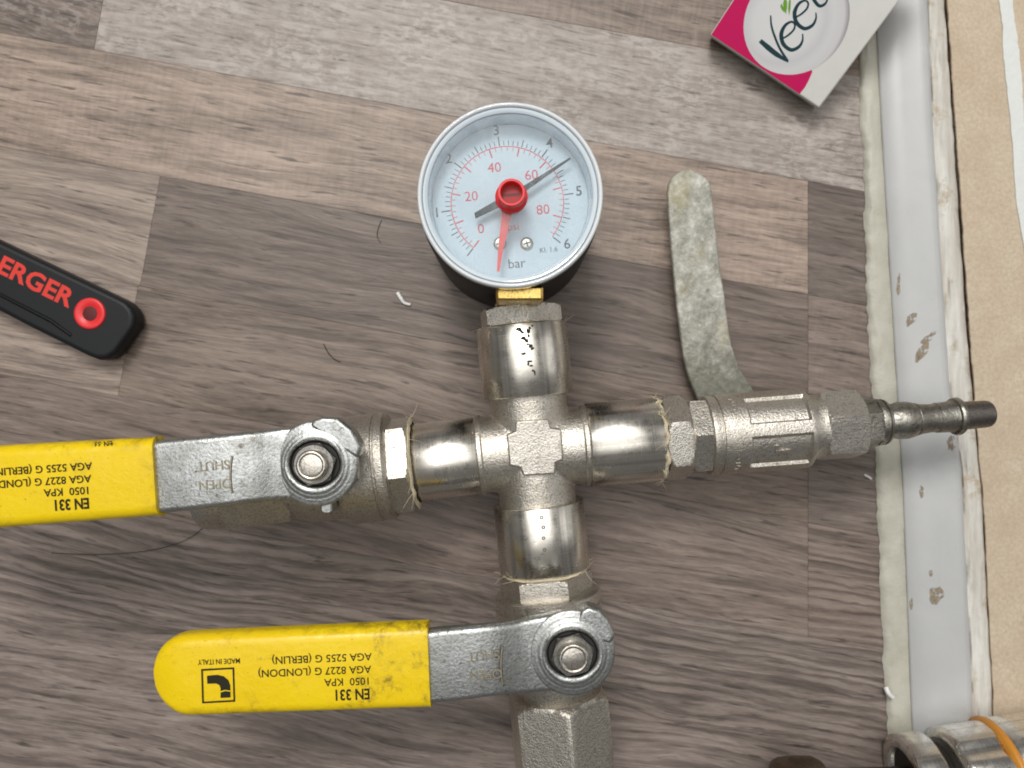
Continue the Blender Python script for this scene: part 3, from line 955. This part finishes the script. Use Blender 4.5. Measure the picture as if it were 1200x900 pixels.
def nut_zone(cx, cy, z, parent, lug, rng_):
    """stamped rings, dark recess, nut and stem end of a lever"""
    z += 8.0
    O = P(cx, cy, z)
    f = frame(O, (0, 0, 1), (0, 1, 0))
    el = lambda r, k=1.10: (lambda a: r * (1 + (k - 1) * abs(math.sin(a)) ** 2))
    make('stamped_collar', *radial(f, [(-1.5, 11.0), (-1.2, 10.8), (-1.0, 10.3), (-.98, 10.0), (-.80, 9.6), (-.74, 9.2), (-.74, 8.9), (-.45, 8.5), (-.36, 8.1), (-.36, 7.9), (-.04, 7.4), (.04, el(7.0, 1.07)), (-.02, el(6.6, 1.09)), (-.3, el(5.9, 1.1)), (-1.3, el(5.7, 1.1))], 96, False, False), ZINC, parent, sharp=60)
    make('recess', *radial(f, [(-1.3, el(5.75, 1.1)), (-.4, el(5.8, 1.1)), (-1.05, el(5.5, 1.1))], 72, False, True), DARK, parent, sharp=40)
    make('hexagon_nut', *radial(f, hexrows(-1.1, .9, 5.75, 15, 1.1), 144), DARK_STEEL, parent, sharp=28)
    make('stem', *radial(f, [(-.5, 4.05), (2.9, 3.95), (3.4, 3.75), (3.6, 3.4), (3.55, 3.0), (3.3, 2.75), (3.4, 2.2), (3.5, .05)], 48), STEM, parent, sharp=50)
    make('stop_lug', *pprism(lug, z - 7, z - .5), ZINC, parent, sharp=40, bevel=1.0, bseg=4)

# lever of the lower valve
lv = loft([(470, 784.2, 48.2, 42, 4), (505, 783, 48.5, 43, 4), (520, 781.5, 48.6, 43.3, 4), (545, 779, 48.6, 43, 3.6), (575, 775.5, 48.3, 42.5, 3.2), (592, 773.5, 47.2, 42.5, 3.0), (606, 772, 46.0, 43, 3.0), (622, 769.5, 45.4, 44, 3.0), (645, 766.5, 45.2, 45.5, 3.0), (668, 765, 45.2, 46, 3.0), (690, 764, 45.2, 41, 3.0), (702, 763.5, 45.2, 34, 3.0), (712, 763, 45.1, 22, 2.8)],
          ZINC, 'valve_lever', asm, rt=1.6)
lever_d = lv
grip_d = loft(grip_stations(181, 796, 502.5, 783.2, 48.2, 49.6, 49.6, 49.8, 7.0), YEL_B, 'grip', lv, rt=3.0, rb=1.5)
nut_zone(671, 767, 46.5, lv, [(676, 728), (681, 716), (690, 711), (703, 715), (713, 727), (722, 745), (716, 756), (700, 752), (684, 742)], 1)
# lever of the left valve
lv2 = loft([(150, 561.5, 48.2, 43, 4), (183, 559.5, 48.5, 43, 4), (215, 556.5, 48.6, 43, 4), (255, 552.5, 48.6, 42.5, 3.6), (292, 548, 48.3, 42, 3.2), (308, 546.5, 47.0, 42, 3.0), (322, 545, 46.0, 42.5, 3.0), (345, 543.5, 45.2, 44, 3.0), (372, 542, 45.2, 46, 3.0), (395, 541, 45.2, 42, 3.0), (408, 540.5, 45.2, 34, 3), (418, 540, 45.1, 22, 2.8)],
           ZINC, 'valve_lever', asm, rt=1.6)
grip_l = loft(grip_stations(-150, 581, 180.5, 559.5, 50.5, 46.5, 49.8, 49.8, 7.0, True), YEL_A, 'grip', lv2, rt=3.0, rb=1.5)
nut_zone(368.5, 544, 46.5, lv2, [(362, 500), (366, 492), (378, 488.5), (396, 490), (412, 503), (424, 524), (419, 538), (402, 528), (384, 514)], 2)
make('stop_pin', *pprism([(374, 578), (388, 577), (389.5, 600), (386, 602.5), (379, 602.5), (375.5, 600)], 38, 46), ZINC, lv2, sharp=40, bevel=.8)

# valve stems under the levers
for fr, t_, tp, nm in ((DN, 214, P(670.5, 766.5, 51), valve_d), (LF, 236, P(370.5, 543.5, 51), valve_l)):
    b = fr[0] + fr[1] * t_ * KA
    ax = frame(b, tp - b, (0, 1, 0))
    l = (tp - b).length
    make('gland', *radial(ax, [(10, 9.5), (l - 9, 9.3), (l - 8.5, 8.7), (l - 8, 7.0), (l, 7.0)], 48), NICKEL_DULL, nm)
# casting pads beside the left gland
mb = MB()
mb.add(*pprism([(352, 584), (402, 580), (405, 606), (355, 609)], 16, 25))
mb.make('casting_pad', NICKEL_DULL, valve_l, sharp=35, bevel=.8)
make('casting_boss', *pprism([(345, 508), (350, 502), (372, 500), (374, 512)], 36, 48), NICKEL, valve_l, sharp=35, bevel=.6)

# lettering on the grips (reads from the other side)
def mark(o, s, px, py, z, size, ang, mat, parent, bold=0.0, ext=.0, align='LEFT', sx=1.0, name='lettering', space=1.0, shear=0.0):
    x = V((math.cos(ang), math.sin(ang), 0)); y = V((-x.y, x.x, 0))
    if parent in (lv, lv2): z += 8.0; size *= .962
    return make(name, *onplane(text_geo(s, size, bold, ext, align, shear, space), P(px, py, z), x, y, sx), mat, parent, sharp=None if ext == 0 else 30)
k50 = (CAM_H - 50) / FPX
def grip_text(parent, x, y, ang, z):
    # x, y : start of the text column (right end in the photo), lines stacked downwards
    c, s = math.cos(ang), math.sin(ang)
    step = V((math.sin(ang), -math.cos(ang)))  # image "down" in mm axes, along the grip's width
    ppd = (-step.x, )
    lines = [('AGA 5255 G (BERLIN)', 0, 2.75, .012, 1.0), ('AGA 8227 G (LONDON)', 14.8, 2.75, .012, 1.0), ('1050  KPA', 28.5, 2.75, .012, 1.0), ('EN 331', 43.5, 3.9, .03, .80)]
    for t_, d, sz, bd, sx in lines:
        px = x - d * math.sin(ang) * 1.0
        py = y + d * math.cos(ang)
        mark(None, t_, px, py, z, sz, ang + PI, INK, parent, bd, 0, 'LEFT', sx)
ga = math.atan2(796 - 783.2, 502.5 - 181)
grip_text(lv, 435.5, 769.0, ga, 49.78)
grip_text(lv2, 107.5, 545.5, math.atan2(581 - 559.5, 330.5), 49.95)
zt = 49.80
mark(None, 'MADE IN ITALY', 281.5, 774, zt, 1.95, ga + PI, INK, lv, .006, 0, 'LEFT', .82)
# faint half-rubbed lettering rolling over the far edge of the left grip
mark(None, 'EN 33', 132, 519.6, 49.4, 2.1, math.atan2(21.5, 330.5) + PI, INK, lv2, .012, 0, 'LEFT', .9)
# elbow emblem in a square
def emb(zx, zy): return (170 + zx / 3.4286, 710 + zy / 3.4286)
def quad_ring(outer, inner, z):
    vs = [P(x, y, z + 8.0) for x, y in outer + inner]
    fs = [(i, (i + 1) % 4, (i + 1) % 4 + 4, i + 4) for i in range(4)]
    return vs, fs
outer = [emb(225, 254), emb(358, 247), emb(362, 385), emb(229, 392)]
inner = [emb(232, 261), emb(351, 254), emb(355, 378), emb(236, 385)]
make('emblem_frame', *quad_ring(outer, inner, zt), INK, lv, sharp=None)
elbow = [(248, 281), (290, 277), (316, 283), (334, 298), (342, 318), (343, 368), (303, 370), (303, 330), (298, 318), (286, 312), (250, 313)]
make('elbow_emblem', [P(*emb(x, y), zt + 8.0) for x, y in elbow], [tuple(reversed(range(len(elbow))))], INK, lv, sharp=None)
make('emblem_notch', [P(*emb(x, y), zt + 8.02) for x, y in ((300, 344), (320, 338), (345, 341), (345, 345), (322, 342), (300, 349))], [(5, 4, 3, 2, 1, 0)], YEL_B, lv, sharp=None)
# grime along the lower edges of the worn grip
# stamped SHUT / OPEN
for pr, cx, cy, ang in ((lv, 567, 768, ga + .05), (lv2, 250, 545, .085)):
    mark(None, 'SHUT', cx, cy, 48.68, 3.6, ang + PI, STAMP_DIRT, pr, .008, .16, 'CENTER', .95, 'stamped_lettering')
    mark(None, 'OPEN', cx + 2, cy + 22, 48.68, 3.6, ang + PI, STAMP_DIRT, pr, .008, .16, 'CENTER', .95, 'stamped_lettering')
    arc = [P(cx + 25 + 5 * math.cos(PI + 2.0 * (i / 10 - .5)), cy + 11 + 26 * math.sin(PI + 2.0 * (i / 10 - .5)), 56.55) for i in range(11)]
    make('stamped_bracket', *tube(arc, .32, 6), STAMP_DIRT, pr, sharp=60)

# --- right branch: small valve and hose tail ---------------------------------
seal(RT, 143.5, 151, 50, 5.0, 14, 40, 3.2)
hexnut('lock_nut', RT, 150.5, 181, 50, 25, 7, NICKEL_HEX)
hexnut('hexagon_end', RT, 180, 204, 46.5, 5, 3, NICKEL)
def body_r(tt):
    def f(a):
        d = math.degrees(a); d = d - 360 if d > 180 else d
        r = 46.8
        if 243 < tt < 312:
            for lo, hi in ((15, 60), (-54, -2), (90, 140)):
                e = min((d - lo) / 3.0, (hi - d) / 3.0, (tt - 243) / 2.2, (312 - tt) / 2.2)
                if e > 0: r = 46.8 - 3.4 * min(1, e)
        if 205 < tt < 314 and tt < 213.5: r -= .9
        return r * KA
    return f
ts = [202, 203, 205, 209, 212.5, 213.2, 214, 214.8, 220, 230, 238, 241, 242.9, 243.5, 244.3, 245.3, 248, 260, 280, 300, 308, 309.7, 310.7, 311.5, 312.1, 315, 317, 318]
rws = []
for tt in ts:
    if tt in (202, 318): rws.append((tt * KA, 43.5 * KA))
    elif tt in (203, 317): rws.append((tt * KA, 46 * KA))
    elif tt == 213.2 or tt == 214: rws.append((tt * KA, 45.2 * KA))
    else: rws.append((tt * KA, body_r(tt)))
valve_r = make('ball_valve', *radial(RT, rws, 240), NICKEL, asm, sharp=35)
# cast mark in the lower panel and the beaded line round the body
def onbody(items, name, depth, mat, parent, fr=RT, r=44.2):
    O, u, v, ww = fr
    mb = MB()
    for (t0, t1, a0, a1) in items:
        vs = []
        for rr in (r, r + depth):
            for (t_, a) in ((t0, a0), (t1, a0), (t1, a1), (t0, a1)):
                a = math.radians(a)
                vs.append(O + u * t_ * KA + (v * math.sin(a) + ww * math.cos(a)) * rr * KA)
        mb.add(vs, [(4, 5, 6, 7), (0, 1, 5, 4), (1, 2, 6, 5), (2, 3, 7, 6), (3, 0, 4, 7)])
    return mb.make(name, mat, parent, sharp=20)
onbody([(270, 274, -30, -18), (270, 288, -31, -26), (284, 288, -38, -26)], 'cast_mark', 1.6, NICKEL, valve_r, r=43.6)
onbody([(227 + 1.5 * math.sin(k * 2.1), 230.5 + 1.5 * math.sin(k * 1.3), -58 + k * 7, -54.5 + k * 7) for k in range(18)], 'cast_beading', 1.1, NICKEL, valve_r, r=46.2)
make('collar', *radial(RT, q((316, 40), (318, 40), (322, 38), (330, 37.5), (335, 38)), 72), NICKEL, valve_r, sharp=40)
hexnut('hexagon_socket', RT, 333, 381, 42, 15, 4, NICKEL_HEX)
hexnut('tail_hexagon', RT, 380, 402, 30, 25, 2, TAIL)
make('hose_tail', *radial(RT, q((401, 27), (403, 27.5), (406, 27.5), (407, 25.5), (409, 25.5), (410, 27), (413, 26), (414.5, 18.5), (419, 19.5), (429, 21.8), (438, 22), (445, 20.5), (448, 18.6), (449, 19.2), (456, 17.6), (466, 16.6), (472, 16.8), (473, 17.6), (480, 17.8), (490, 18.2), (493, 18.6), (494, 21.2), (496, 22.2), (499, 22.2), (501, 21), (502, 17)), 72), TAIL, asm, sharp=35)
make('tail_tip', *radial(RT, q((501, 16.8), (504, 16.6), (532, 15.8), (535, 15.2), (537, 13.8), (537, 9), (525, 8.5)), 72, True, True), TAIL_END, asm, sharp=40)

# flaking lever under the small valve
lever_r = loft([(809, 199.5, 12, 2.5, .8), (808.3, 201.2, 12, 10, 1.5), (808.2, 204.5, 12, 16.5, 1.8), (808.0, 209, 12, 21, 2.0), (807.8, 215, 12, 24.2, 2.0), (808.2, 224, 12, 26, 2.0), (809.5, 240, 11.5, 26.6, 2), (812, 270, 11.0, 27, 2), (816, 310, 10.5, 27.5, 2), (821, 350, 10, 28.5, 2), (826, 390, 9.2, 28.5, 2), (829.5, 412, 8.4, 29, 2), (834, 428, 7.4, 30, 2), (840, 445, 6.3, 29.5, 2), (849.5, 462, 5.3, 31.5, 2), (858, 482, 4.6, 35, 2), (863, 505, 4.6, 35, 2), (864, 520, 4.6, 26, 2)],
               FLAKED, 'valve_lever', asm, rt=.7, rb=.3, dz=0.0)
lever_r.name = 'valve_lever'
O = RT[0] + RT[1] * 232 * KA
make('valve_stem', *radial(frame(V((O.x, O.y, 2.2)), (0, 0, 1), (0, 1, 0)), [(0, 6), (3.5, 6), (4, 4.2), (ZA - 12, 4.2), (ZA - 8, 8)], 32), STEEL_NUT, lever_r)

# stamped dots on the upper and lower sockets
mb = MB()
rb_ = random.Random(5)
for (t_, off, w_, h_) in [(137, -4, 6, 3.5), (134, -1, 4, 4), (137.5, 8, 3, 3), (134.5, 6, 3.5, 4.5), (140, 11, 3, 2), (127, 0, 6, 4), (124, 3, 3.5, 5), (129, 6, 2.5, 3), (118, 7, 4, 4), (115, 9, 4.5, 3), (120, 4, 2.5, 2), (110, -1, 5, 2.6), (101, 5, 5, 2), (98.5, 3, 2, 4), (96, 6, 4, 1.8), (88, 9, 1.8, 5), (90.5, 7.5, 3, 2)]:
    O_, u_, v_, w3 = UP
    ring = []
    for k_ in range(10):
        q_ = 2 * PI * k_ / 10
        rr_ = rb_.uniform(.75, 1.45)
        aa = (off + w_ / 2 * math.cos(q_) * rr_) / 53.2
        ring.append(O_ + u_ * (t_ + h_ / 2 * math.sin(q_) * rr_) * KA + (v_ * -math.sin(aa) + w3 * math.cos(aa)) * (53.25 * KA))
    mb.add(ring, [tuple(range(10))])
mb.make('ink_blots', INK, sl_up, sharp=None)
stamp(DN, 53.2, [(71, 1, 'o', 1.9), (82, 2, 'o', 1.9), (94, 1, 'o', 1.7), (107, 1, 'o', 1.9)], plain('stamp_shadow', (.15, .13, .11), .5))

# ------------------------------------------------------------------ black hand tool
out = [(-70, 249.5), (0, 283), (138, 348.5), (147, 353.5), (154, 361), (157.5, 371), (156, 382), (150, 392), (135, 413), (126, 420), (114, 421.5), (102, 417), (30, 381), (-10, 360), (-80, 328)]
z1 = 8.0
tool = make('tool_handle', *pprism(out, .5, z1), RUBBER, None, sharp=40, bevel=1.6, bseg=5)
props(tool, 'black rubber tool handle with red lettering and red hanging hole, lying on the wood floor', 'tool')
ta = -math.atan2(352.5 - 283, 146)
mark(None, 'ERGER', 83.5, 352, z1 + .03, 7.9, ta - .02, RED_LETTER, tool, .03, 0, 'RIGHT', 1.1)
f = frame(P(105.5, 367.5, z1), (0, 0, 1), (0, 1, 0))
make('eyelet', *radial(f, [(-.5, 4.95), (.25, 4.95), (.55, 4.7), (.6, 4.2), (.45, 3.3), (.2, 2.6), (.07, 2.4), (.05, 2.3)], 56, False, True), RED_PLASTIC, tool, sharp=50)
make('hole_shade', *radial(f, [(.06, 2.35), (.075, 2.3)], 40, False, True), plain('hole_shade_red', (.10, .004, .004), .6), tool, sharp=30)  # flat dark disc, the shade inside the hole put into its colour
# shallow groove along the lower side
make('groove', *tube([P(-70, 300 + 28, z1 - .25), P(0, 345, z1 - .2), P(60, 376, z1 - .1), P(84, 393, z1 - .3)], .7, 8), BLACK_PLASTIC, tool, sharp=60)

# ------------------------------------------------------------------ carton
phi = math.radians(24)
L0, B0 = P(832, 41, 8.6), P(960, 127, 8.6)
ex = (B0 - L0).normalized()
hor = V((-ex.y, ex.x, 0))
ey = (hor * math.cos(phi) + V((0, 0, math.sin(phi)))).normalized()
en = ex.cross(ey).normalized()
bw = (B0 - L0).length
bl, bt = 52.0, 8.5
def cb(u_, v_, h): return L0 + ex * u_ + ey * v_ + en * h
CARD = plain('carton_white', (.66, .66, .62), .34)
verts = [cb(a, b, h) for h in (-bt, 0) for a, b in ((0, 0), (bw, 0), (bw, bl), (0, bl))]
carton = make('carton', verts, [(3, 2, 1, 0), (4, 5, 6, 7), (0, 1, 5, 4), (1, 2, 6, 5), (2, 3, 7, 6), (3, 0, 4, 7)], CARD, None, sharp=30, bevel=.5, bseg=2)
props(carton, 'small white and magenta carton lying across the caulk at the top edge', 'box')
def onbox(px, py, h=.04):
    # photo pixel -> point on the carton's face
    d = P(px, py, 0) - V((0, 0, CAM_H)); o_ = V((0, 0, CAM_H))
    k = (L0 + en * h - o_).dot(en) / d.dot(en)
    return o_ + d * k
def boxpt(zx, zy, h=.04): return onbox(820 + zx / 5.0, zy / 5.0, h)
cc0 = boxpt(563, 122); cr = (boxpt(875, 122) - cc0).length
cu_, cv_ = (cc0 - L0).dot(ex), (cc0 - L0).dot(ey)
# magenta field: left part of the face up to the disc
arcpts = [(660, 420), (640, 468), (618, 510), (584, 553)]
au = [((boxpt(x, y) - L0).dot(ex), (boxpt(x, y) - L0).dot(ey)) for x, y in arcpts]
mag = [(.3, .3), (au[-1][0], .3)] + [(a, b) for a, b in reversed(au)] + [(cu_ + .2, cv_ - 2), (cu_, cv_ + 10), (.3, bl - .3)]
MAGENTA = plain('magenta_print', (.56, .002, .10), .5, Specular_IOR_Level=.2)
make('magenta_field', [cb(a, b, .03) for a, b in mag], [tuple(range(len(mag)))], MAGENTA, carton, sharp=None)
def disc(name, u_, v_, r, h, mat, n=96, r_in=None):
    if r_in is None:
        return make(name, [cb(u_ + r * math.cos(2 * PI * k / n), v_ + r * math.sin(2 * PI * k / n), h) for k in range(n)], [tuple(range(n))], mat, carton, sharp=None)
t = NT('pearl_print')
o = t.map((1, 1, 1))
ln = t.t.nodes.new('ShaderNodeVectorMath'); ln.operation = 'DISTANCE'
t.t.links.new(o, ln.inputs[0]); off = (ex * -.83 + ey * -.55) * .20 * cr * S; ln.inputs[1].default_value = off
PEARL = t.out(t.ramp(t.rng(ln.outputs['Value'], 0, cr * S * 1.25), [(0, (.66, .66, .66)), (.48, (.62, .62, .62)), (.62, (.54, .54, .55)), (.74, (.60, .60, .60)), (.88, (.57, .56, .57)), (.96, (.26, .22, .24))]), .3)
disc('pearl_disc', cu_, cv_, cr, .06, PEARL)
TEAL = plain('teal_print', (.010, .042, .052), .6, Specular_IOR_Level=.2)
LEAF = plain('leaf_print', (.15, .34, .03), .6, Specular_IOR_Level=.2)
def ribbon(pts_, ws, h=.09):
    n = len(pts_)
    p3 = spline([V((x, y, 0)) for x, y in pts_], 8)
    vs, fs = [], []
    for i, p in enumerate(p3):
        d = (p3[min(i + 1, len(p3) - 1)] - p3[max(i - 1, 0)]).normalized()
        f = i / (len(p3) - 1) * (len(ws) - 1)
        k = min(int(f), len(ws) - 2)
        wd = ws[k] + (ws[k + 1] - ws[k]) * (f - k)
        nn = V((-d.y, d.x, 0)) * wd / 2
        vs += [boxpt(*(p + nn)[:2], h), boxpt(*(p - nn)[:2], h)]
    for i in range(len(p3) - 1): fs.append((2 * i, 2 * i + 1, 2 * i + 3, 2 * i + 2))
    return vs, fs
mb = MB().add(*ribbon([(354, 238), (400, 278), (450, 318), (519, 362)], [24, 32, 30, 10]))
mb.add(*ribbon([(515, 358), (470, 285), (440, 215), (420, 150), (416, 90)], [16, 14, 14, 12, 8], .092))
for dx, dy in ((0, 0), (78, -125)):
    mb.add(*ribbon([(x + dx, y + dy) for x, y in ((482, 228), (520, 205), (552, 172), (556, 140), (535, 128), (500, 150), (478, 200), (490, 258), (535, 292), (580, 275), (602, 238), (603, 198))], [10, 12, 12, 12, 13, 18, 24, 24, 22, 18, 12, 7], .094))
mb.add(*ribbon([(640, -120), (652, -60), (668, -5), (700, 34), (735, 22), (752, -15)], [16, 20, 22, 20, 14, 8], .096))
mb.make('lettering', TEAL, carton, sharp=None)
for i, (pts_) in enumerate([[(500, -20), (488, 20), (492, 50), (505, 84), (512, 45), (512, 10)], [(528, -20), (520, 20), (518, 55), (524, 92), (532, 50), (534, 10)], [(478, 20), (472, 38), (482, 58), (498, 74), (494, 48)]]):
    a = [boxpt(x, y, .10) for x, y in pts_]
    if (a[1] - a[0]).cross(a[2] - a[0]).dot(en) < 0: a.reverse()
    make('leaf_mark', a, [tuple(range(len(a)))], LEAF, carton, sharp=None)

# ------------------------------------------------------------------ chromed coupling at the lower right
ZC = 15.5
kc = (CAM_H - ZC) / FPX
A0, A1 = P(1062, 924, ZC), P(1200, 903, ZC)
CF = frame(A0, A1 - A0)
def qc(*rows): return [(t_ * kc, r * kc) for t_, r in rows]
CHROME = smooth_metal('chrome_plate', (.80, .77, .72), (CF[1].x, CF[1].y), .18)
cp = props(empty('pipe_coupling', (A0.x + 12, A0.y, 0)), 'chromed pipe coupling with orange ring at the lower right corner', 'coupling')
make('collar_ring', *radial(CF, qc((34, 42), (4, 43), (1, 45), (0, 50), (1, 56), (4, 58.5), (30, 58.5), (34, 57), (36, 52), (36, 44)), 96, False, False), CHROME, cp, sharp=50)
make('bore', *radial(CF, qc((8, 42.5), (9, 30), (9, 1)), 48, False, True), DARK, cp)
make('thread_gap', *radial(CF, qc((34, 48), (38, 46), (42, 49), (46, 46), (52, 50)), 72), plain('dark_thread', (.05, .045, .04), .35, .6), cp, sharp=20)  # near-black thread between ring and nut
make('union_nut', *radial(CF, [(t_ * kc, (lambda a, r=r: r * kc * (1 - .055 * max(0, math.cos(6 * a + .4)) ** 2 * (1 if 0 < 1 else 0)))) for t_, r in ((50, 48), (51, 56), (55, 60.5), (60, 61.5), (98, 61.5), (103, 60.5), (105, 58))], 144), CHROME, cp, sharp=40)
make('orange_ring', *radial(CF, qc((103, 54), (104, 60), (106, 63), (109, 64), (112, 63), (114, 60), (114, 54)), 96), ORANGE, cp, sharp=60)
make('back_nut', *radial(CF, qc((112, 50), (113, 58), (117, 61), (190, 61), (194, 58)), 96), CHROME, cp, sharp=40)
BRONZE = cast_metal('dark_bronze', (.20, .15, .11), (.13, .095, .07), .42, .05, 1200, .4, (.06, .05, .04))
f0 = P(905, 924, ZC)
pf = frame(f0, A0 + (A1 - A0).normalized() * 8 - f0)
lp = (A0 - f0).length + 3
make('inlet_pipe', *radial(pf, [(0, 3), (.4, 6), (1.4, 7.8), (3.2, 8.6), (8, 9.0), (13, 8.8), (15.5, 7.6), (16.5, 5.6), (18, 5.2), (lp, 5.2)], 64), BRONZE, cp, sharp=50)

# ------------------------------------------------------------------ crumbs and loose fibres on the floor
def crumb(pts, r, mat, name, label, cat, group=None):
    o = make(name, *tube(spline(pts, 6), r, 6), mat, None, sharp=60)
    return props(o, label, cat, group)
crumb([P(466, 343, .6), P(470, 350, .9), P(474, 355, .7), P(481, 357, .6)], lambda f: .75 - .25 * f, WHITE_BIT, 'plastic_shaving', 'tiny bent white plastic shaving on dark wood left of the gauge', 'shaving')
FIB = plain('dark_fibre', (.03, .022, .018), .7)
crumb([P(379, 403, .3), P(385, 414, .5), P(392, 421, .4), P(399, 424, .3)], .13, FIB, 'fibre', 'short dark bent fibre on the floor above the left yellow lever', 'fibre')
crumb([P(447, 258, .2), P(443, 268, .4), P(442, 277, .4), P(446, 285, .2)], .09, FIB, 'fibre', 'thin curved hair on the floor left of the gauge', 'fibre')
crumb([P(60, 648, .3), P(110, 650, .5), P(170, 646, .4), P(215, 634, .5), P(238, 618, .3), P(243, 605, .3)], .10, FIB, 'fibre', 'long thin dark line curving out from under the left yellow grip', 'fibre')  # thin dark curve on the floor below the grip
crumb([P(1038, 805, 2.8), P(1041, 812, 3.4), P(1046, 817, 3.2)], .8, WHITE_BIT, 'plastic_shaving', 'tiny white shaving stuck on the cream caulk bead', 'shaving')
crumb([P(1013, 556, .4), P(1018, 559, .7), P(1021, 561, .4)], .35, WHITE_BIT, 'plastic_shaving', 'tiny pale speck on the floor beside the caulk below the hose tail', 'shaving')
